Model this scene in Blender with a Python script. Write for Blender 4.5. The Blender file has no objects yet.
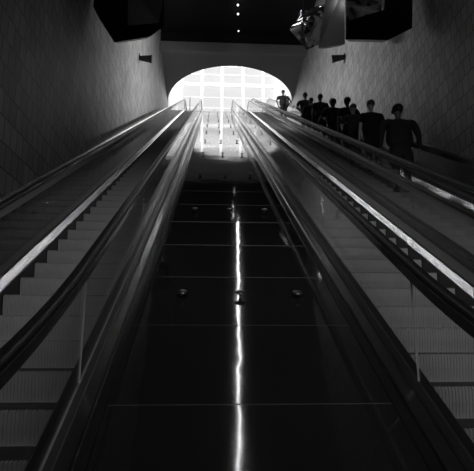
import bpy, bmesh, math, random
from mathutils import Vector, Matrix
random.seed(7)
R = math.radians
scn = bpy.context.scene
C = scn.collection

# ------------------------------------------------------------------ camera, world, exposure, large lights
EYE = 1.6
cd = bpy.data.cameras.new('camera'); cam = bpy.data.objects.new('camera', cd); C.objects.link(cam)
cd.sensor_width = 36; cd.lens = 480 / 474 * 36; cd.clip_start = .05; cd.clip_end = 300
cam.location = (0, 0, EYE); cam.rotation_euler = (R(90 + 12.3), 0, R(-3.08))
scn.camera = cam
scn.view_settings.view_transform = 'Standard'; scn.view_settings.look = 'None'
scn.view_settings.gamma = 1; scn.view_settings.use_curve_mapping = False
scn.view_settings.exposure = 0.0

w = bpy.data.worlds.new('overcast_sky'); scn.world = w; w.use_nodes = True
w.node_tree.nodes['Background'].inputs[0].default_value = (.96, .96, .96, 1)
w.node_tree.nodes['Background'].inputs[1].default_value = 1.15

def area(name, loc, target, sx, sy, power, spread=180):
    d = bpy.data.lights.new(name, 'AREA'); d.shape = 'RECTANGLE'; d.size = sx; d.size_y = sy
    d.energy = power; d.spread = R(spread)
    o = bpy.data.objects.new(name, d); C.objects.link(o); o.location = loc
    o.rotation_euler = (Vector(target) - Vector(loc)).to_track_quat('-Z', 'Y').to_euler()
    return o
# fill light added high over the upper landing, out of view
area('landing_fill', (1.3, 37.5, 29.6), (1.3, 34.5, 19), 8.5, 3.6, 1400)
# unseen fill added behind the viewer for the step risers and mirrored facets
area('rear_fill', (1.4, -3.5, 6.5), (1.6, 5.0, 2.0), 5.0, 1.2, 54, 70)

# ------------------------------------------------------------------ materials
def mat(name, col, rough=.5, metal=0., ior=1.5, noise=None, bump=None, spec=None, aniso=None):
    m = bpy.data.materials.new(name); m.use_nodes = True; nt = m.node_tree; b = nt.nodes['Principled BSDF']
    if isinstance(col, (int, float)): col = (col, col, col)
    b.inputs['Base Color'].default_value = (*col, 1); b.inputs['Roughness'].default_value = rough
    b.inputs['Metallic'].default_value = metal; b.inputs['IOR'].default_value = ior
    if spec is not None: b.inputs['Specular IOR Level'].default_value = spec
    tc = nt.nodes.new('ShaderNodeTexCoord')
    mp = nt.nodes.new('ShaderNodeMapping'); nt.links.new(tc.outputs['Object'], mp.inputs[0])
    if noise:                     # (scale vec, amount)
        mp.inputs['Scale'].default_value = noise[0]
        n = nt.nodes.new('ShaderNodeTexNoise'); n.inputs['Scale'].default_value = 1; n.inputs['Detail'].default_value = 4
        nt.links.new(mp.outputs[0], n.inputs[0])
        r = nt.nodes.new('ShaderNodeMapRange'); nt.links.new(n.outputs[0], r.inputs[0])
        r.inputs[3].default_value = 1 - noise[1]; r.inputs[4].default_value = 1 + noise[1]
        x = nt.nodes.new('ShaderNodeMix'); x.data_type = 'RGBA'; x.blend_type = 'MULTIPLY'; x.inputs[0].default_value = 1
        x.inputs[6].default_value = (*col, 1); nt.links.new(r.outputs[0], x.inputs[7]); nt.links.new(x.outputs[2], b.inputs['Base Color'])
    if bump:                      # (scale vec, strength, distance)
        mp2 = nt.nodes.new('ShaderNodeMapping'); nt.links.new(tc.outputs['Object'], mp2.inputs[0]); mp2.inputs['Scale'].default_value = bump[0]
        n2 = nt.nodes.new('ShaderNodeTexNoise'); n2.inputs['Scale'].default_value = 1; n2.inputs['Detail'].default_value = 2
        nt.links.new(mp2.outputs[0], n2.inputs[0])
        bp = nt.nodes.new('ShaderNodeBump'); bp.inputs['Strength'].default_value = bump[1]; bp.inputs['Distance'].default_value = bump[2]
        nt.links.new(n2.outputs[0], bp.inputs['Height']); nt.links.new(bp.outputs[0], b.inputs['Normal'])
    return m

def emis(name, s):
    m = bpy.data.materials.new(name); m.use_nodes = True; nt = m.node_tree; nt.nodes.clear()
    e = nt.nodes.new('ShaderNodeEmission'); e.inputs[0].default_value = (1, 1, 1, 1); e.inputs[1].default_value = s
    o = nt.nodes.new('ShaderNodeOutputMaterial'); nt.links.new(e.outputs[0], o.inputs[0]); return m

def glassmat(name, tint, ior=1.45, rough=.02):
    m = bpy.data.materials.new(name); m.use_nodes = True; nt = m.node_tree; nt.nodes.clear()
    t = nt.nodes.new('ShaderNodeBsdfTransparent'); t.inputs[0].default_value = (tint, tint, tint, 1)
    g = nt.nodes.new('ShaderNodeBsdfGlossy'); g.inputs['Roughness'].default_value = rough; g.inputs[0].default_value = (.9, .9, .9, 1)
    lw = nt.nodes.new('ShaderNodeLayerWeight'); lw.inputs[0].default_value = .5
    pw = nt.nodes.new('ShaderNodeMath'); pw.operation = 'POWER'; nt.links.new(lw.outputs['Facing'], pw.inputs[0]); pw.inputs[1].default_value = 5
    f = nt.nodes.new('ShaderNodeMapRange'); nt.links.new(pw.outputs[0], f.inputs[0]); f.inputs[3].default_value = ((ior - 1) / (ior + 1)) ** 2; f.inputs[4].default_value = 1
    x = nt.nodes.new('ShaderNodeMixShader'); o = nt.nodes.new('ShaderNodeOutputMaterial')
    nt.links.new(f.outputs[0], x.inputs[0]); nt.links.new(t.outputs[0], x.inputs[1]); nt.links.new(g.outputs[0], x.inputs[2])
    nt.links.new(x.outputs[0], o.inputs[0]); return m

def tilemat(name, c1, c2, mortar):
    m = bpy.data.materials.new(name); m.use_nodes = True; nt = m.node_tree; b = nt.nodes['Principled BSDF']
    tc = nt.nodes.new('ShaderNodeTexCoord'); s = nt.nodes.new('ShaderNodeSeparateXYZ'); c = nt.nodes.new('ShaderNodeCombineXYZ')
    nt.links.new(tc.outputs['Object'], s.inputs[0])
    ad = nt.nodes.new('ShaderNodeMath'); ad.operation = 'ADD'; ad.inputs[1].default_value = .38
    nt.links.new(s.outputs[1], c.inputs[0]); nt.links.new(s.outputs[2], ad.inputs[0]); nt.links.new(ad.outputs[0], c.inputs[1])
    br = nt.nodes.new('ShaderNodeTexBrick'); br.inputs['Scale'].default_value = 1
    br.inputs['Brick Width'].default_value = .27; br.inputs['Row Height'].default_value = .434
    br.inputs['Mortar Size'].default_value = .012; br.inputs['Mortar Smooth'].default_value = .3
    br.inputs['Color1'].default_value = (c1, c1, c1, 1); br.inputs['Color2'].default_value = (c2, c2, c2, 1); br.inputs['Mortar'].default_value = (mortar,) * 3 + (1,)
    nt.links.new(c.outputs[0], br.inputs[0])
    n = nt.nodes.new('ShaderNodeTexNoise'); n.inputs['Scale'].default_value = .9; n.inputs['Detail'].default_value = 5
    nt.links.new(tc.outputs['Object'], n.inputs[0])
    r = nt.nodes.new('ShaderNodeMapRange'); nt.links.new(n.outputs[0], r.inputs[0]); r.inputs[3].default_value = .75; r.inputs[4].default_value = 1.25
    x = nt.nodes.new('ShaderNodeMix'); x.data_type = 'RGBA'; x.blend_type = 'MULTIPLY'; x.inputs[0].default_value = 1
    nt.links.new(br.outputs[0], x.inputs[6]); nt.links.new(r.outputs[0], x.inputs[7]); nt.links.new(x.outputs[2], b.inputs['Base Color'])
    bp = nt.nodes.new('ShaderNodeBump'); bp.inputs['Strength'].default_value = .6; bp.inputs['Distance'].default_value = .01; bp.invert = True
    nt.links.new(br.outputs[1], bp.inputs['Height']); nt.links.new(bp.outputs[0], b.inputs['Normal'])
    b.inputs['Roughness'].default_value = .55
    return m

M = {}
M['tile'] = tilemat('vertical wall tiles', .47, .32, .09)
M['white_wall'] = mat('white plaster', .8, .7, noise=((.6, .6, .6), .05))
M['soffit'] = mat('painted soffit', .30, .6, noise=((.5, .5, .5), .06))
M['black_ceiling'] = mat('black ceiling paint', .012, .8, noise=((1, 1, 1), .2))
M['floor'] = mat('terrazzo floor', .35, .3, noise=((8, 8, 8), .2))
M['slab'] = mat('dark polished panel', .012, .055, ior=2.0, noise=((1, .5, 1), .3), bump=((2.2, 1.6, 1.6), .7, .0032))
M['joint'] = mat('panel joint', .25, .35, metal=.6)
M['deck'] = mat('brushed steel deck', .5, .2, metal=1., noise=((30, .6, 30), .12), bump=((2.5, .5, 2.5), .35, .003))
M['inner'] = mat('polished steel inner deck', .75, .2, metal=1., noise=((20, .5, 20), .08))
M['darksteel'] = mat('dark steel', .10, .32, metal=.8, noise=((10, .4, 10), .2))
M['skirt'] = mat('black skirt panel', .02, .35, noise=((4, 1, 4), .2))
M['rubber'] = mat('black handrail rubber', .006, .32, noise=((3, 1, 3), .2))
M['step'] = mat('grey step metal', .34, .5, metal=.2, noise=((6, 6, 6), .12))
M['tread'] = mat('dark step tread', .07, .5, metal=.3)
M['glass'] = glassmat('smoky balustrade glass', .89, 1.45, .03)
M['window'] = glassmat('window glass', .97, 1.3, .02)
M['edge'] = mat('pale joint glint', .7, .35)
M['mullion'] = mat('white window frame paint', .85, .5, noise=((2, 2, 2), .03))
M['black'] = mat('black lamp housing', .01, .5, noise=((5, 5, 5), .2))
M['mirror'] = mat('crumpled mirror steel', .8, .16, metal=1., bump=((.9, 1.2, 1.1), 1., .42))
M['greypanel'] = mat('dull grey steel panel', .3, .45, metal=.6, noise=((1, 1, .3), .3))
M['blackpanel'] = mat('black glossy panel', .01, .25, noise=((2, 2, 2), .3))
M['lamp'] = emis('lamp tube glow', 26)
M['dot'] = emis('downlight glow', 5)

# ------------------------------------------------------------------ helpers
def tag(o, label=None, cat=None, group=None, kind=None):
    for k, v in (('label', label), ('category', cat), ('group', group), ('kind', kind)):
        if v: o[k] = v
    return o
def empty(name, loc, label, cat, group=None):
    o = bpy.data.objects.new(name, None); C.objects.link(o); o.location = loc; o.empty_display_size = .2
    return tag(o, label, cat, group)
def obj(name, bm, m, parent=None, smooth=False, loc=None):
    me = bpy.data.meshes.new(name); bmesh.ops.recalc_face_normals(bm, faces=bm.faces[:]); bm.to_mesh(me); bm.free()
    for mm in (m if isinstance(m, (list, tuple)) else [m]): me.materials.append(mm)
    if smooth:
        for p in me.polygons: p.use_smooth = True
    o = bpy.data.objects.new(name, me); C.objects.link(o)
    if loc: o.location = loc
    if parent: o.parent = parent
    return o
def struct(name, bm, m): return tag(obj(name, bm, m), kind='structure')
def box(bm, a, b, bev=0):
    x0, y0, z0 = a; x1, y1, z1 = b
    r = bmesh.ops.create_cube(bm, size=1, matrix=Matrix.Translation(((x0 + x1) / 2, (y0 + y1) / 2, (z0 + z1) / 2)) @ Matrix.Diagonal((x1 - x0, y1 - y0, z1 - z0, 1)))
    if bev: bmesh.ops.bevel(bm, geom=list({e for v in r['verts'] for e in v.link_edges}), offset=bev, segments=2, affect='EDGES')
    return bm
def nb(): return bmesh.new()
def tube(bm, p, q, r, seg=12, r2=None):
    p, q = Vector(p), Vector(q); d = q - p
    mt = Matrix.Translation((p + q) / 2) @ d.to_track_quat('Z', 'Y').to_matrix().to_4x4()
    bmesh.ops.create_cone(bm, cap_ends=True, segments=seg, radius1=r, radius2=r if r2 is None else r2, depth=d.length, matrix=mt)
    return bm
def solid(bm, ring_a, ring_b):           # prism between two matching rings
    A = [bm.verts.new(p) for p in ring_a]; B = [bm.verts.new(p) for p in ring_b]; n = len(A)
    bm.faces.new(A); bm.faces.new(B[::-1])
    for i in range(n): bm.faces.new((A[i], B[i], B[(i + 1) % n], A[(i + 1) % n]))
    return bm

# slope line of the step noses: flat, 30 degrees, flat
S, Z0 = math.tan(R(30)), -.825
ZT = 19.15
DC0, DC1 = -Z0 / S, (ZT - Z0) / S
def zz(d, b0=1.05, b1=.9):
    if d < DC0 - b0: return 0.
    if d < DC0 + b0: return S * (d - DC0 + b0) ** 2 / (4 * b0)
    if d < DC1 - b1: return S * d + Z0
    if d < DC1 + b1: return ZT - S * (DC1 + b1 - d) ** 2 / (4 * b1)
    return ZT
def zh(d): return zz(d, 2.1)            # the handrail bends more gently at the foot
def dsamp(a, b):
    out = [a]; d = a
    while d < b - 1e-6:
        st = .15 if (-.7 < d < 3.6 or DC1 - 1 < d < DC1 + 1) else 1.0
        for edge in (-.7, 3.6, DC1 - 1, DC1 + 1):
            if d < edge - 1e-6 < d + st: st = edge - d
        d = min(b, d + st); out.append(d)
    return out
def sweep(bm, sec, a, b):                # closed cross-section [(x, v)] carried along the slope
    prev = None; n = len(sec)
    for d in dsamp(a, b):
        ring = [bm.verts.new((x, d, zz(d) + v)) for x, v in sec]
        if prev:
            for i in range(n): bm.faces.new((prev[i], prev[(i + 1) % n], ring[(i + 1) % n], ring[i]))
        else: bm.faces.new(ring)
        prev = ring
    bm.faces.new(prev[::-1]); return bm
def rect(x0, x1, v0, v1): return [(x0, v0), (x1, v0), (x1, v1), (x0, v1)]

# ------------------------------------------------------------------ the setting
XL, XR = -3.5, 6.1
YB, CE = -7.0, 21.5
struct('floor', box(nb(), (XL - .3, YB, -.3), (XR + .3, 1.0, -.45 + .42)), M['floor'])
struct('floor_upper', box(nb(), (XL - .3, DC1 + .95, ZT - .3), (XR + .3, 41.6, ZT - .03)), M['white_wall'])
def wall_poly(x0, x1):                   # side wall that ends where the soffit comes down
    ring = [(YB, -.4), (34.4, -.4), (34.4, 19.53), (28.6, 20.37), (28.45, 21.0), (28.45, CE + .1), (YB, CE + .1)]
    bm = nb(); solid(bm, [(x0, y, z) for y, z in ring], [(x1, y, z) for y, z in ring]); return bm
struct('wall_left', wall_poly(XL - .3, XL), M['tile'])
struct('wall_right', wall_poly(XR, XR + .3), M['tile'])
struct('wall_lobby_left', box(nb(), (XL - .3, 34.4, -.4), (XL, 41.6, 31)), M['white_wall'])
struct('wall_lobby_right', box(nb(), (XR, 34.4, -.4), (XR + .3, 41.6, 31)), M['white_wall'])
struct('wall_back', box(nb(), (XL - .3, YB - .3, -.3), (XR + .3, YB, CE + .3)), M['black_ceiling'])
struct('ceiling', box(nb(), (XL - .3, YB, CE), (XR + .3, 28.5, CE + .3)), M['black_ceiling'])
struct('ceiling_lobby', box(nb(), (XL - .3, 28.3, 30.7), (XR + .3, 41.6, 31)), M['white_wall'])
# soffit with the arched cut-out, thick slab
bm = nb(); ZS = lambda y: 19.54 + (34.35 - y) * .145
N = 56; CX, HW = 1.33, 4.83
A0 = []; A1 = []
for i in range(N + 1):
    t = -1 + 2 * i / N; x = CX + HW * math.sin(t * math.pi / 2); y = 34.5 - 4.51 * math.cos(t * math.pi / 2)
    if i in (0, N): y = 34.5
    x = min(max(x, XL), XR); A0.append((x, y)); A1.append((x, 28.3))
lo = [(bm.verts.new((x, y, ZS(y))), bm.verts.new((x, yb, ZS(yb)))) for (x, y), (_, yb) in zip(A0, A1)]
hi = [(bm.verts.new((x, y, ZS(y) + .35)), bm.verts.new((x, yb, ZS(yb) + .35))) for (x, y), (_, yb) in zip(A0, A1)]
for i in range(N):
    bm.faces.new((lo[i][0], lo[i + 1][0], lo[i + 1][1], lo[i][1])); bm.faces.new((hi[i][0], hi[i][1], hi[i + 1][1], hi[i + 1][0]))
    bm.faces.new((lo[i][0], hi[i][0], hi[i + 1][0], lo[i + 1][0])); bm.faces.new((lo[i][1], lo[i + 1][1], hi[i + 1][1], hi[i][1]))
for i in (0, N): bm.faces.new((lo[i][0], lo[i][1], hi[i][1], hi[i][0]))
struct('ceiling_arch', bm, M['soffit'])
struct('trim_1', box(nb(), (XL, 28.0, 19.93), (XR, 28.3, 20.62), .02), M['soffit'])
struct('wall_upper', box(nb(), (XL - .3, 28.3, 20.62), (XR + .3, 28.5, 31)), M['black_ceiling'])
# ledges at the foot of the side walls
bm = nb(); sweep(bm, [(XL, -.1), (XL + .075, -.1), (XL + .075, .08), (XL, .20)], 1, 34.3); tag(obj('trim_2', bm, M['inner']), kind='structure')
bm = nb(); sweep(bm, [(XR, -.1), (XR - .12, -.1), (XR - .12, .10), (XR - .03, .42), (XR, .44)], 1, 34.3); tag(obj('trim_3', bm, M['darksteel']), kind='structure')

# far window wall behind the landing
WX = [-2.95, -1.07, .80, 2.77, 4.66, 5.80]
WZ0, WZ1 = 19.4, 30.0
bm = nb(); box(bm, (XL, 41, ZT - .3), (WX[0] - .1, 41.3, 31)); box(bm, (WX[-1] + .1, 41, ZT - .3), (XR, 41.3, 31)); box(bm, (WX[0] - .1, 41, WZ1), (WX[-1] + .1, 41.3, 31))
struct('wall_far', bm, M['white_wall'])
n = 0
for i in range(len(WX) - 1):
    n += 1
    wx0, wx1 = WX[i], WX[i + 1]
    bm = nb(); h = .11
    box(bm, (wx0 - h + (.0 if i == 0 else h + .001), 40.9, WZ0), (wx0 + h, 41.1, WZ1)); box(bm, (wx1 - h, 40.9, WZ0), (wx1 + (h if i == 4 else 0), 41.1, WZ1))
    for z, t in ((WZ0, .15), (22.6, .025), (23.65, .025), (24.98, .16), (26.0, .025), (27.4, .12), (WZ1 - .1, .12)):
        box(bm, (wx0 + h, 40.92, z - t), (wx1 - h, 41.08, z + t))
    f = struct('window_%d' % n, bm, M['mullion'])
    obj('pane', box(nb(), (wx0 + h, 41.0, WZ0), (wx1 - h, 41.015, WZ1)), M['window'], f)
# neighbouring facade seen hazily through the panes
bm = nb()
box(bm, (-14, 52, 10), (18, 53, 46))
fac = tag(obj('facade', bm, mat('pale facade', .9, .8, noise=((.3, .3, .5), .12))), 'pale building front seen through the tall windows of the landing', 'building')

# ------------------------------------------------------------------ slopes of polished panels
TU = (math.cos(R(30)), math.sin(R(30)))
def slope_d(t): return (t - .63) * TU[0] + 1.05          # distance along the slope from the eye -> plan distance on the slab
def slope(name, label, x0, x1, cols, vb, first_t=3.41):
    root = empty(name, ((x0 + x1) / 2, slope_d(3), 0), label, 'slope panelling')
    off = -root.location
    bm = nb(); t = first_t - 3 * 1.123; js = []
    while slope_d(t) < DC1 + .6: js.append(slope_d(t)); t += 1.123
    js[0] = .45
    for i in range(len(js) - 1):
        a, b = js[i] + .005, js[i + 1] - .005
        e = [random.uniform(-.0012, .0012) for _ in range(4)]
        ds = dsamp(a, b) if (a < 3.7 or b > DC1 - 1.1) else [a, b]
        pr = None
        for k, d in enumerate(ds):
            f = k / (len(ds) - 1)
            l = e[0] * (1 - f) + e[1] * f; r = e[2] * (1 - f) + e[3] * f
            ring = [bm.verts.new(Vector((x, d, zz(d) + v)) + off) for x, v in ((x0, vb + l), (x1, vb + r), (x1, vb - .03), (x0, vb - .03))]
            if pr:
                for q in range(4): bm.faces.new((pr[q], pr[(q + 1) % 4], ring[(q + 1) % 4], ring[q]))
            else: bm.faces.new(ring).material_index = 1
            pr = ring
        bm.faces.new(pr[::-1]).material_index = 1
    obj('panelling', bm, [M['slab'], M['skirt']], root)
    bm = nb(); sweep(bm, rect(x0, x1, vb - .12, vb - .006), .4, DC1 + .6)
    bmesh.ops.translate(bm, verts=bm.verts[:], vec=off); obj('joint_backing', bm, M['joint'], root)
    # anti-slide studs
    st = nb()
    prof = [(.0, .0), (.017, .0), (.017, .035), (.024, .04), (.052, .052), (.052, .062), (.03, .072), (0, .075)]
    seg = 16; rings = []
    for r, h in prof:
        rings.append([st.verts.new((r * math.cos(2 * math.pi * q / seg), r * math.sin(2 * math.pi * q / seg), h)) for q in range(seg)] if r else [st.verts.new((0, 0, h))])
    for a, b in zip(rings, rings[1:]):
        for q in range(seg):
            q2 = (q + 1) % seg
            if len(a) == 1: st.faces.new((a[0], b[q2], b[q]))
            elif len(b) == 1: st.faces.new((a[q], a[q2], b[0]))
            else: st.faces.new((a[q], a[q2], b[q2], b[q]))
    first = None; t = 5.12
    while slope_d(t) < DC1 - .8:
        d = slope_d(t)
        for x in cols:
            p = Vector((x, d, zz(d) + vb + .002)) + off
            if first is None:
                first = obj('stud', st, M['darksteel'], root, True); o = first
            else:
                o = first.copy(); C.objects.link(o); o.parent = root
            o.location = p; o.rotation_euler = (R(30), 0, 0)
        t += 3.372
    return root
slope('slope_panelling', 'wide dark mirror-polished slope with three stud rows between the two nearest escalators', -.69, 1.265, (-.29, .30, .89), 0)
slope('slope_panelling', 'narrow dark polished slope with a single stud row along the left tiled wall', -3.42, -2.50, (-2.95,), 0)
slope('slope_panelling', 'dark polished slope along the right tiled wall, behind the riders', 4.56, 5.97, (5.26,), .1)

# ------------------------------------------------------------------ escalators
def step_bm(wd):
    bm = nb(); nr = 42; pitch = wd / nr; xs = []
    for i in range(nr):
        a = -wd / 2 + i * pitch
        xs += [(a + pitch * .02, .007), (a + pitch * .36, .007), (a + pitch * .42, 0), (a + pitch * .96, 0)]
    cols = []
    for x, g in xs:
        cols.append([bm.verts.new(p) for p in ((x, .40, -g), (x, .012 + g, -g), (x, g, -.010 - g), (x, g + .006, -.11), (x, g + .028, -.236))])
    for a, b in zip(cols, cols[1:]):
        for k in range(4):
            f = bm.faces.new((a[k], b[k], b[k + 1], a[k + 1])); f.material_index = 1 if k == 0 else 0
    # body under the cleats
    A = [(-wd / 2, .40, -.02), (-wd / 2, .03, -.02), (-wd / 2, .045, -.236), (-wd / 2, .40, -.1)]
    solid(bm, A, [(wd / 2, y, z) for _, y, z in A])
    return bm
def rail_path(h=.93, a=-.55, b=36.6, rad=.36):
    pts = []
    for k in range(0, 9):                  # newel half circle at the bottom
        an = -math.pi / 2 - math.pi * k / 8; pts.append((a + rad * math.cos(an), zz(a) + h - rad + rad * math.sin(an)))
    pts += [(d, zh(d) + h) for d in dsamp(a + .1, b - .1)]
    for k in range(0, 9):
        an = math.pi / 2 - math.pi * k / 8; pts.append((b + rad * math.cos(an), ZT + h - rad + rad * math.sin(an)))
    return pts
def path_sweep(bm, x, pts, sec):         # sec [(dx, dn)] with dn along the path normal
    prev = None; n = len(sec)
    for i, (d, z) in enumerate(pts):
        p0 = pts[max(i - 1, 0)]; p1 = pts[min(i + 1, len(pts) - 1)]
        t = Vector((p1[0] - p0[0], p1[1] - p0[1])).normalized(); nn = Vector((-t.y, t.x))
        ring = [bm.verts.new((x + a, d + nn.x * b, z + nn.y * b)) for a, b in sec]
        if prev:
            for k in range(n): bm.faces.new((prev[k], prev[(k + 1) % n], ring[(k + 1) % n], ring[k]))
        else: bm.faces.new(ring)
        prev = ring
    bm.faces.new(prev[::-1]); return bm
RAILSEC = [(-.034, -.022), (-.045, -.006), (-.045, .012), (-.034, .026), (-.015, .033), (.015, .033), (.034, .026), (.045, .012), (.045, -.006), (.034, -.022)]
GUIDE = [(-.018, -.105), (.018, -.105), (.026, -.024), (-.026, -.024)]
proto_step = None
def escalator(label, x0, x1, v, phase, deck_l, deck_r):
    global proto_step
    root = empty('escalator', ((x0 + x1) / 2, .6, v), label, 'escalator')
    off = -root.location + Vector((0, 0, v))
    def part(name, bm, m, smooth=False, parent=None):
        bmesh.ops.translate(bm, verts=bm.verts[:], vec=off); return obj(name, bm, m, parent or root, smooth)
    # steps
    wd = x1 - x0 - .012; d = phase; pit = .40 if v else .39
    while d < DC1 + .3:
        if proto_step is None:
            proto_step = obj('step', step_bm(wd), [M['step'], M['tread']], root); o = proto_step
        else:
            o = proto_step.copy(); C.objects.link(o); o.parent = root
        o.location = Vector(((x0 + x1) / 2, d, zz(d))) + off
        d += pit
    for s, xe, xo in ((-1, x0, deck_l), (1, x1, deck_r)):
        g = xe + s * .10                    # glass line
        sk = nb(); sweep(sk, rect(min(xe, xe + s * .03), max(xe, xe + s * .03), -.35, .035), -.3, 36.3); part('skirt', sk, M['skirt'])
        bm = nb(); rise = (.076 if s > 0 else .02) if v else (.058 if (s < 0 and x0 < 0) else .051 if (s > 0 and x0 > 0) else .02)
        sec = [(xe + s * .001, .037), (xe + s * .012, .048), (g - s * .010, .048 + rise), (g - s * .010, .02), (xe + s * .012, .02)]
        sweep(bm, sec, -.3, 36.3); part('inner_deck', bm, M['inner'] if rise > .03 else M['skirt'])
        # outer deck between glass and slope
        bm = nb(); w_ = xo - g
        sec = [(g + s * .010, .02), (g + s * .010, .070), (g + w_ * .20, .070), (g + w_ * .24, .050), (g + w_ * .24, -.05), (g + s * .010, -.05)]
        sweep(bm, sec, -.3, 36.3); part('outer_deck', bm, M['darksteel'])
        bm = nb(); sec = [(g + w_ * .26, -.05), (g + w_ * .26, .048), (g + w_ * .30, .055), (g + w_ * .62, .055), (g + w_ * .66, .040), (g + w_ * .66, -.05)]
        sweep(bm, sec, -.3, 36.3); part('trim_strip', bm, M['deck'])
        bm = nb(); sec = [(g + w_ * .67, -.05), (g + w_ * .67, .015), (g + w_ * .97, .010), (xo, -.002), (xo, -.05)]
        sweep(bm, sec, -.3, 36.3); part('edge_strip', bm, M['blackpanel'])
        # glass panels, meeting at vertical joints
        cuts = [-.5, 3.57] + [3.57 + 2.75 * k for k in range(1, 12)] + [36.5]
        for a, b in zip(cuts, cuts[1:]):
            bm = nb(); prev = None
            for q in dsamp(a + .004, b - .004):
                ring = [bm.verts.new((g + dx, q, (zz(q) if dv < .5 else zh(q)) + dv)) for dx, dv in ((-.005, .03), (.005, .03), (.005, .86), (-.005, .86))]
                if prev:
                    for k in range(4): bm.faces.new((prev[k], prev[(k + 1) % 4], ring[(k + 1) % 4], ring[k]))
                else: bm.faces.new(ring)
                prev = ring
            bm.faces.new(prev[::-1]); gp = part('glass_panel', bm, M['glass'])
            if b < 4:                       # pale strip at the nearest joint only, its glint put into the colour
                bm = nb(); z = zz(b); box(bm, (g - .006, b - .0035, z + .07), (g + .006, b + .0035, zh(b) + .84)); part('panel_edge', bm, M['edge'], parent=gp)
        for e, yy in ((-.5, -.88), (36.5, 36.93)):       # rounded glass newel ends
            bm = nb(); ring = []
            zb = zz(e); s2 = -1 if e < 0 else 1
            pts = [(e, zb + .03), (e + s2 * .2, zb + .08)] + [(e + s2 * .33 * math.cos(k * math.pi / 16 - .9 + .0), zb + .56 + .33 * math.sin(k * math.pi / 16 - .9)) for k in range(0, 13)] + [(e, zb + .885)]
            solid(bm, [(g - .005, y, z) for y, z in pts], [(g + .005, y, z) for y, z in pts]); part('newel_glass', bm, M['glass'])
        hr = nb(); path_sweep(hr, g, rail_path(), RAILSEC); h_ = part('handrail', hr, M['rubber'], True)
        gd = nb(); path_sweep(gd, g, rail_path(), GUIDE); part('handrail_guide', gd, M['deck'], parent=h_)
    for a, b in ((-.5, .35), (35.6, 36.4)):              # comb plates
        z = zz(a if a < 0 else b)
        part('comb_plate', box(nb(), (x0 + .005, a, z - .06), (x1 - .005, b, z + .012), .004), M['deck'])
    return root
escalator('empty escalator at the far left, between the tiled wall slope and the wide studded slope', -2.10, -1.02, 0, 4.98 - .39 * 9, -2.50, -.69)
escalator('empty escalator just right of the wide studded slope, nearest on the right', 1.62, 2.70, 0, 5.18 - .39 * 9, 1.265, 2.935)
escalator('escalator carrying the silhouetted riders, alongside the right wall', 3.15, 4.23, .2, 5.5 - .4 * 10, 2.94, 4.56)

# ------------------------------------------------------------------ lamps
def tube_lamp(y0, y1, label):
    x0, x1 = 1.38 + .0185 * (y0 - 5), 1.38 + .0185 * (y1 - 5)
    root = empty('tube_lamp', ((x0 + x1) / 2, (y0 + y1) / 2, CE), label, 'ceiling lamp', 'row of tube lamps on the black ceiling')
    off = -root.location
    bm = nb()
    for l, rr, t in ((-.10, .10, .03), (-.10, -.085, .34), (.085, .10, .34)):      # trough, with side baffles added to keep tube light off the walls
        A = [(x0 + l, y0, CE - t), (x0 + rr, y0, CE - t), (x0 + rr, y0, CE - .001), (x0 + l, y0, CE - .001)]
        solid(bm, [Vector(p) + off for p in A], [Vector((p[0] + x1 - x0, y1, p[2])) + off for p in A])
    obj('housing', bm, M['black'], root)
    bm = nb(); tube(bm, Vector((x0, y0 + .02, CE - .13)) + off, Vector((x1, y1 - .02, CE - .13)) + off, .026, 10); obj('tube', bm, M['lamp'], root)
y = 5.0
while y < 21.5:
    tube_lamp(y, y + 2.32, 'long ceiling tube lamp in the row mirrored down the middle of the wide slope'); y += 2.34
tube_lamp(y, 24.7, 'shortest ceiling tube lamp, at the arch end of the row')
for i, (x, yy) in enumerate(((1.42, 25.35), (1.47, 26.17), (1.60, 28.2 - .35))):
    root = empty('downlight', (x, yy, CE), ['small bright ceiling lamp at the top edge of the photo', 'small bright ceiling lamp, middle of the three above the arch', 'faint small ceiling lamp nearest the arch beam'][i], 'ceiling lamp', 'small downlights before the arch')
    bm = nb(); tube(bm, (0, 0, -.07), (0, 0, -.001), .09, 16); obj('housing', bm, M['black'], root)
    bm = nb(); bmesh.ops.create_uvsphere(bm, u_segments=12, v_segments=8, radius=.055 if i < 2 else .035, matrix=Matrix.Translation((0, 0, -.10))); obj('bulb', bm, M['dot'], root, True)
for i, x in enumerate((-1.95, 3.85)):
    root = empty('beam_lamp', (x, 28.0, 20.45), ['tiny lamp on the left half of the beam above the arch', 'tiny lamp on the right half of the beam above the arch'][i], 'lamp', 'tiny lamps on the beam')
    obj('lens', box(nb(), (-.035, -.03, -.035), (.035, -.001, .035), .008), mat('beam lens', .5, .3), root)

def wall_spot(side, x, y, z, target, power, label):
    root = empty('wall_spotlight', (x, y, z), label, 'spotlight', 'black spotlights high on the tiled walls')
    s = 1 if side == 'l' else -1
    obj('wall_plate', box(nb(), (0 if s > 0 else -.04, -.10, -.10), (.04 if s > 0 else 0, .10, .10), .008), M['black'], root)
    bm = nb(); tube(bm, (s * .04, 0, 0), (s * .22, 0, -.05), .025); obj('bracket', bm, M['black'], root)
    hd = Vector((s * .34, 0, -.12)); ax = (Vector(target) - Vector((x, y, z))).normalized()
    bm = nb(); tube(bm, hd - ax * .30, hd + ax * .18, .11, 20, .17); h_ = obj('lamp_head', bm, M['black'], root)
    bm = nb(); tube(bm, hd + ax * .18, hd + ax * .26, .185, 20, .185); obj('rim', bm, M['black'], h_)
    d = bpy.data.lights.new('spot_beam', 'SPOT'); d.energy = power; d.spot_size = R(118); d.spot_blend = 1; d.shadow_soft_size = .15
    o = bpy.data.objects.new('spot_beam', d); C.objects.link(o); o.location = Vector((x, y, z)) + hd + ax * .30
    o.rotation_euler = ax.to_track_quat('-Z', 'Y').to_euler()
    return root
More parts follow.
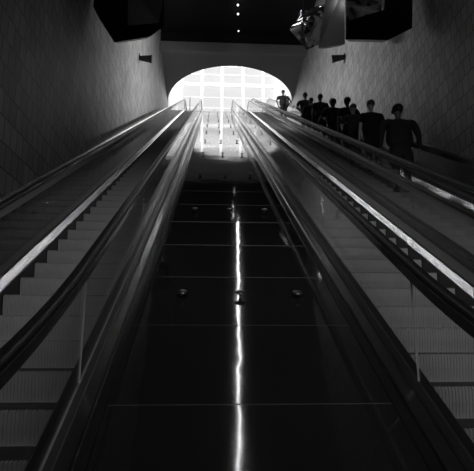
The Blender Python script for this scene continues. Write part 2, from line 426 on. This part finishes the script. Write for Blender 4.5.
wall_spot('l', XL, 20.4, 14.6, (XR, 21.0, 14.4), 1500, 'black spotlight on the left tiled wall, beside the black hanging panel')
wall_spot('r', XR, 19.8, 14.55, (XL, 21.8, 13.6), 2500, 'black spotlight on the right tiled wall, below the mirrored hanging facets')

# ------------------------------------------------------------------ hanging facets under the ceiling
def facet(name, label, cat, front, depth, m, ztop=CE, shear=(0, 0)):
    c = sum((Vector(p) for p in front), Vector()) / len(front)
    root = empty(name, c, label, cat)
    solidbm = nb(); A = [Vector(p) - c for p in front]; B = [p * .8 + Vector((shear[0], depth, shear[1])) for p in A]
    solid(solidbm, A, B); obj('panel', solidbm, m, root)
    tp = sorted(A, key=lambda p: -p.z)[:2]
    for p in tp:
        q = p * .9; bm = nb(); tube(bm, q + Vector((shear[0] * .3, depth * .4, shear[1] * .3 - .05)), (q.x, q.y + depth * .4, ztop - c.z), .012, 8); obj('hanging_rod', bm, M['black'], root)
    return root
facet('hanging_panel', 'large black pointed panel hanging in front of the left tiled wall', 'hanging panel',
      [(-3.40, 12, 11.4), (-3.40, 12, 10.75), (-3.22, 12, 10.39), (-2.73, 11.9, 9.58), (-1.78, 12.05, 9.90), (-1.43, 12.1, 10.26), (-1.45, 12.1, 11.5)], .3, M['blackpanel'])
facet('hanging_panel', 'dull grey folded panel hanging just in front of the black one over the left escalator', 'hanging panel',
      [(-2.38, 11.6, 11.2), (-2.33, 11.55, 9.86), (-1.50, 11.65, 10.06), (-1.37, 11.6, 11.2)], .12, M['greypanel'])
# mirrored facets on the right: two planes folded along an edge
root = empty('mirrored_facet', (3.6, 16.2, 13.2), 'crumpled mirrored facet hanging right of the arch, catching bright reflections', 'hanging panel')
off = -Vector(root.location)
P_ = {k: Vector(v) + off for k, v in dict(a=(2.87, 16, 13.1), b=(3.36, 16.1, 14.07), c=(4.37, 16.0, 14.29), d=(4.21, 15.75, 13.36), e=(3.96, 15.9, 12.46), f=(3.5, 16, 12.27), g=(3.30, 15.6, 13.15), h=(3.75, 16.7, 13.2)).items()}
bm = nb(); V = {k: bm.verts.new(p) for k, p in P_.items()}
for fc in ('agb', 'afg', 'gbc', 'gcd', 'gde', 'gef', 'bah', 'cbh', 'dch', 'edh', 'feh', 'afh'): bm.faces.new([V[k] for k in fc])
obj('facet_shell', bm, M['mirror'], root)
bm = nb(); tube(bm, P_['b'] + Vector((.1, .15, -.02)), (P_['b'].x + .1, P_['b'].y + .15, CE - root.location.z), .012, 8); obj('hanging_rod', bm, M['black'], root)
facet('hanging_panel', 'upright dull grey panel hanging between the two mirrored facets', 'hanging panel',
      [(4.12, 15, 14.3), (4.76, 15, 14.3), (4.65, 15, 11.88), (4.10, 15.1, 11.82), (3.74, 15.2, 11.86)], .4, M['greypanel'])
facet('mirrored_box', 'mirrored box hanging at the top edge, right of the upright grey panel', 'hanging panel',
      [(4.02, 12.5, 12.4), (5.24, 12.5, 12.43), (5.01, 12.6, 10.98), (4.45, 12.3, 10.72), (3.93, 12.5, 10.60)], .5, M['mirror'])
facet('hanging_panel', 'long black panel hanging lowest before the right tiled wall', 'hanging panel',
      [(3.80, 11.9, 10.50), (3.74, 12.0, 9.98), (4.82, 11.6, 9.72), (5.72, 12.0, 10.42), (5.90, 12.1, 11.9), (5.10, 11.8, 11.9), (5.0, 11.8, 10.9)], .35, M['blackpanel'])
bm = nb(); root = empty('downlight', (4.62, 14.6, 14.0), 'small bright lamp by the mirrored box at the top edge', 'lamp')
tube(bm, (0, 0, .03), (0, 0, CE - 14.0), .01, 8); obj('hanging_rod', bm, M['black'], root)
bm = nb(); bmesh.ops.create_uvsphere(bm, u_segments=12, v_segments=8, radius=.035); obj('bulb', bm, M['dot'], root, True)
d = bpy.data.lights.new('downlight_glow', 'POINT'); d.energy = 2.5; d.shadow_soft_size = .06; o = bpy.data.objects.new('downlight_glow', d); C.objects.link(o); o.location = (4.62, 14.5, 13.9)

# ------------------------------------------------------------------ upper landing
root = empty('landing_barrier', (.29, 37.6, ZT - .03), 'low white glass and metal barrier at the head of the wide studded slope', 'barrier')
obj('panel', box(nb(), (-1.1, -.02, .05), (1.1, .02, 1.0), .005), M['mullion'], root)
obj('top_rail', box(nb(), (-1.13, -.05, 1.0), (1.13, .05, 1.07), .01), M['mullion'], root)
for x in (-1.1, 1.1): obj('post', box(nb(), (x - .03, -.03, 0), (x + .03, .03, 1.0), .005), M['mullion'], root)
root = empty('sign_post', (-1.98, 37.6, ZT), 'thin dark post standing on the landing left of the escalator head', 'post')
bm = nb(); tube(bm, (0, 0, .02), (0, 0, 2.6), .03); obj('pole', bm, M['black'], root)
bm = nb(); tube(bm, (0, 0, -.03), (0, 0, .03), .2, 20); obj('base', bm, M['black'], root)
root = empty('barrier_post', (.95, 38.0, ZT - .03), 'short dark bollard behind the white barrier on the landing', 'bollard')
bm = nb(); tube(bm, (0, 0, 0), (0, 0, 1.2), .05); obj('shaft', bm, M['black'], root)
bm = nb(); bmesh.ops.create_uvsphere(bm, u_segments=16, v_segments=10, radius=.15, matrix=Matrix.Translation((0, 0, 1.3))); obj('cap', bm, M['black'], root, True)

# ------------------------------------------------------------------ people
SK = mat('skin', .11, .5, noise=((20, 20, 20), .08)); SKL = mat('pale skin', .6, .5, noise=((20, 20, 20), .05))
CL = {'black': mat('black cloth', .012, .85, noise=((12, 12, 12), .2)), 'dark': mat('dark cloth', .03, .85, noise=((12, 12, 12), .2)),
      'pale': mat('pale cloth', .6, .85, noise=((12, 12, 12), .1)), 'grey': mat('grey cloth', .05, .85, noise=((12, 12, 12), .2))}
HR = {'dark': mat('dark hair', .01, .5, noise=((60, 60, 20), .3)), 'fair': mat('fair hair', .25, .5, noise=((60, 60, 20), .3)), 'grey': mat('grey hair', .12, .55, noise=((60, 60, 20), .3))}
LEA = mat('shoe leather', .02, .4, noise=((10, 10, 10), .2)); EYEM = mat('eye', .05, .2)
def skinned(name, chains, m, parent, sub=1):
    """chains: list of lists of (key, pos, (rx, ry)); shared keys join chains into one surface"""
    me = bpy.data.meshes.new(name + '_skel'); keys = {}; vs = []; rs = []; es = []
    for ch in chains:
        pr = None
        for it in ch:
            k = it if isinstance(it, str) else it[0]
            if k not in keys: keys[k] = len(vs); vs.append(it[1]); rs.append(it[2])
            if pr is not None: es.append((pr, keys[k]))
            pr = keys[k]
    me.from_pydata(vs, es, []); me.update()
    o = bpy.data.objects.new(name, me); C.objects.link(o)
    sm = o.modifiers.new('s', 'SKIN'); sm.use_smooth_shade = True; sm.branch_smoothing = .6
    for i, v in enumerate(me.skin_vertices[0].data):
        r = rs[i]; v.radius = r if isinstance(r, tuple) else (r, r); v.use_root = (i == 0)
    ss = o.modifiers.new('u', 'SUBSURF'); ss.levels = ss.render_levels = sub
    dg = bpy.context.evaluated_depsgraph_get(); nm = bpy.data.meshes.new_from_object(o.evaluated_get(dg))
    o.modifiers.clear(); o.data = nm; bpy.data.meshes.remove(me); nm.name = name
    nm.materials.clear(); nm.materials.append(m)
    for p in nm.polygons: p.use_smooth = True
    o.parent = parent; return o
def person(label, x, y, z, H=1.78, turn=0, top='black', legs='black', skin=None, hair='dark', arms=('down', 'down'), wide=1., lean=0, cap=False, longhair=False, sleeves='short', head_turn=0):
    root = empty('person', (x, y, z), label, 'person'); root.rotation_euler = (0, 0, R(turn))
    k = H / 1.78; sm = skin or SK; W = wide
    def V(a, b, c):
        yy = b + lean * max(0, c - .95); return (a * k, yy * k, c * k)
    def r(a, b=None): return (a * k, (b or a) * k)
    fing = {}
    def arm(s, mode):
        sh = (s * .19 * W, 0, 1.43)
        if mode == 'down': el, wr = (s * .235 * W, -.03, 1.14), (s * .245 * W, .04, .88)
        elif mode == 'rail': el, wr = (s * .33 * W, .02, 1.16), (s * .44, .22, 1.03)
        elif mode == 'bent': el, wr = (s * .29 * W, -.03, 1.15), (s * .10, .22, 1.14)
        elif mode == 'hip': el, wr = (s * .35, -.10, 1.16), (s * .22 * W, .02, .99)
        elif mode == 'up': el, wr = (s * .30 * W, .08, 1.18), (s * .12, .20, 1.40)
        sh, el, wr = Vector(sh), Vector(el), Vector(wr); d = (wr - el).normalized()
        side = d.cross(Vector((0, 1, 0) if abs(d.y) < .7 else (0, 0, 1))).normalized(); pn = d.cross(side).normalized()
        return sh, el, wr, d, side, pn
    ch = [[('pelvis', V(0, 0, .96), r(.145 * W, .105)), ('waist', V(0, 0, 1.10), r(.125 * W, .095)), ('chest', V(0, .01, 1.30), r(.15 * W, .105)), ('upper', V(0, 0, 1.42), r(.12 * W, .085)),
           ('neck', V(0, 0, 1.50), r(.055)), ('neck2', V(0, .01, 1.555), r(.052)), ('jaw', V(0, .022, 1.61), r(.066, .078)), ('face', V(0, .015, 1.67), r(.078, .095)), ('crown', V(0, .0, 1.73), r(.072, .09)), ('top', V(0, -.005, 1.765), r(.035, .045))],
          ['face', ('nose', V(0, .115, 1.655), r(.013))]]
    for s in (-1, 1):
        ch.append(['pelvis', (f'hip{s}', V(s * .09 * W, 0, .88), r(.095 * W)), (f'thigh{s}', V(s * .095 * W, .01, .70), r(.08 * W)), (f'knee{s}', V(s * .10, .02, .49), r(.056)), (f'calf{s}', V(s * .10, -.01, .34), r(.056)), (f'ankle{s}', V(s * .10, -.02, .10), r(.036)), (f'heel{s}', V(s * .10, .0, .045), r(.036, .034)), (f'toe{s}', V(s * .115, .15, .03), r(.036, .022))])
        ch.append(['face', (f'ear{s}', V(s * .088, .0, 1.665), r(.016))])
    AR = {}
    for s, md in zip((-1, 1), arms):
        sh, el, wr, d, side, pn = arm(s, md); AR[s] = (sh, el, wr)
        pal = wr + d * .07
        ch.append(['upper', (f'sh{s}', V(*sh), r(.058)), (f'ua{s}', V(*((sh + el) / 2)), r(.048)), (f'el{s}', V(*el), r(.038)), (f'fa{s}', V(*(el * .6 + wr * .4)), r(.038)), (f'wr{s}', V(*wr), r(.025)), (f'pal{s}', V(*pal), r(.032, .022))])
        for fi, (o_, ln) in enumerate(((-.027, .068), (-.009, .078), (.009, .073), (.027, .058))):
            b0 = pal + d * .025 + side * o_; b1 = b0 + d * ln * .5 + pn * .010; b2 = b1 + d * ln * .4 + pn * .026
            ch.append([f'pal{s}', (f'f{fi}a{s}', V(*b0), r(.0085)), (f'f{fi}b{s}', V(*b1), r(.0080)), (f'f{fi}c{s}', V(*b2), r(.0070))])
        t0 = pal - d * .03 - side * .034; t1 = t0 + d * .035 - side * .020 + pn * .012; 
        ch.append([f'pal{s}', (f'ta{s}', V(*t0), r(.011)), (f'tb{s}', V(*t1), r(.009))])
    body = skinned('body', ch, sm, root)
    body.data.materials.append(CL[top]); body.data.materials.append(CL[legs])
    for p in body.data.polygons:            # under the clothes the body takes the colour of the cloth
        c = p.center / k
        if abs(c.x) < (.28 if c.z > 1.30 else .20) * W and .10 < c.z < (1.495 if abs(c.x) > .06 else 1.475) and c.y < .13: p.material_index = 1 if c.z > .93 else 2
    sc = [[('a', V(0, 0, .90), r(.205 * W, .16)), ('b', V(0, 0, 1.08), r(.185 * W, .145)), ('c', V(0, .01, 1.28), r(.21 * W, .15)), ('d', V(0, 0, 1.40), r(.18 * W, .12)), ('e', V(0, 0, 1.48), r(.09))]]
    for s in (-1, 1):
        sh, el, wr = AR[s]; end = el if sleeves == 'short' else wr
        pts = ['d', (f's{s}', V(*sh), r(.085)), (f'u{s}', V(*((sh + el) / 2)), r(.072))]
        if sleeves == 'long': pts += [(f'l{s}', V(*el), r(.062)), (f'w{s}', V(*(el * .12 + wr * .88)), r(.045))]
        else: pts += [(f'l{s}', V(*(sh * .22 + el * .78)), r(.054))]
        sc.append(pts)
    skinned('shirt', sc, CL[top], root)
    tr = [[('a', V(0, 0, .99), r(.185 * W, .145)), ('b', V(0, 0, .90), r(.185 * W, .145))]]
    for s in (-1, 1): tr.append(['b', (f'h{s}', V(s * .095 * W, 0, .80), r(.105 * W)), (f'k{s}', V(s * .10, .02, .49), r(.074)), (f'c{s}', V(s * .10, -.01, .30), r(.068)), (f'n{s}', V(s * .10, -.02, .09), r(.056))])
    skinned('trousers', tr, CL[legs], root)
    for s in (-1, 1):
        skinned('shoe', [[('a', V(s * .10, -.05, .045), r(.045, .044)), ('b', V(s * .105, .05, .04), r(.045, .038)), ('c', V(s * .115, .16, .032), r(.044, .030))]], LEA, root)
        bm = nb(); bmesh.ops.create_uvsphere(bm, u_segments=10, v_segments=6, radius=.011 * k, matrix=Matrix.Translation(V(s * .032, .103, 1.675))); obj('eye', bm, EYEM, body, True)
    bm = nb(); hs = Vector(V(0, -.012, 1.695))
    bmesh.ops.create_uvsphere(bm, u_segments=20, v_segments=14, radius=1)
    kill = []
    for v in bm.verts:
        c = v.co
        if c.y > .45 and c.z < .45 or c.z < (-1.1 if longhair else -.62) and True: kill.append(v)
        fz = .13 if (longhair and c.z < 0) else .098
        v.co = hs + Vector((c.x * .091 * k, c.y * .108 * k, c.z * fz * k * (1.25 if longhair and c.z < 0 else 1)))
    bmesh.ops.delete(bm, geom=kill, context='VERTS')
    ho = obj('hair', bm, HR[hair], root, True); sd = ho.modifiers.new('thick', 'SOLIDIFY'); sd.thickness = .018; sd.offset = -1
    if cap:
        bm = nb(); bmesh.ops.create_uvsphere(bm, u_segments=20, v_segments=12, radius=1)
        bmesh.ops.delete(bm, geom=[v for v in bm.verts if v.co.z < -.02], context='VERTS')
        for v in bm.verts: v.co = Vector(V(0, -.005, 1.72)) + Vector((v.co.x * .105 * k, v.co.y * .12 * k, v.co.z * .10 * k))
        co = obj('cap', bm, CL['black'], root, True); sd = co.modifiers.new('thick', 'SOLIDIFY'); sd.thickness = .01
        bm = nb(); ring = [V(.085 * math.cos(a), .09 + .10 * math.sin(a), 1.725 - .02 * math.sin(a)) for a in [math.pi * q / 10 for q in range(11)]]
        solid(bm, ring, [(p[0], p[1], p[2] + .008) for p in ring]); obj('peak', bm, CL['black'], co)
    return root
def on_step(x, d):                         # the step under a rider
    ph = 5.5 - .4 * 10; n = round((d - ph) / .4); dd = ph + n * .4
    return x, dd + .19, zz(dd) + .2 + .004
def rider(label, x, d, **kw):
    px, py, pz = on_step(x, d); return person(label, px, py, pz, **kw)

rider('person in dark top standing highest on the escalator, elbows out, against the bright arch', 3.72, 23.3, wide=1.1, H=1.95, arms=('hip', 'hip'), sleeves='short')
px, py, pz = on_step(3.72, 23.3)
root = empty('shoulder_bag', (px + .17, py - .30, pz + 1.05), 'dark shoulder bag hanging at the hip of the highest rider', 'bag')
obj('pouch', box(nb(), (-.06, -.17, -.17), (.06, .17, .13), .03), CL['dark'], root)
bm = nb(); tube(bm, (0, -.12, .12), (-.12, -.02, .52), .012, 8); tube(bm, (0, .12, .12), (-.12, .03, .52), .012, 8); obj('strap', bm, CL['dark'], root)
rider('person in black, upper left one of the cluster, head just above another rider', 3.72, 17.5, wide=1.14, H=1.95, arms=('bent', 'down'))
rider('broad person in black at the left end of the cluster, beside the handrail', 3.60, 16.1, H=1.78, arms=('down', 'down'), wide=1.29, sleeves='long')
rider('person in black standing tall in the cluster, second head from its left end', 3.85, 15.4, wide=1.14, H=1.95, arms=('down', 'down'))
rider('fair-haired person in the cluster, half hidden, with pale arms', 3.84, 14.1, wide=1.14, H=1.84, hair='fair', skin=SKL, top='grey', arms=('bent', 'bent'), longhair=True)
rider('person in dark shirt reaching for the left handrail, middle of the cluster', 3.66, 13.15, H=1.86, arms=('rail', 'bent'), wide=1.23)
rider('person in black with short hair, before the tiled wall right of the cluster centre', 3.85, 12.2, wide=1.14, H=1.95, arms=('down', 'bent'))
rider('grey-haired person with bare pale arm beside the handrail, lower than its neighbours', 3.62, 11.0, wide=1.05, H=1.80, hair='grey', skin=SKL, top='grey', arms=('up', 'down'))
rider('slim tall person in black, second rider from the bottom', 3.80, 10.5, wide=1.14, H=1.95, arms=('down', 'down'), skin=SKL, hair='grey')
rider('broad person in a cap and black jacket, lowest and nearest of the riders', 3.78, 8.8, H=1.90, cap=True, wide=1.55, sleeves='long', arms=('down', 'down'))
person('pale-clothed person standing on the landing behind the white barrier', .1, 38.2, ZT - .03 + .004, H=1.85, turn=170, top='pale', legs='pale', skin=SKL, hair='fair', arms=('down', 'bent'), sleeves='long')
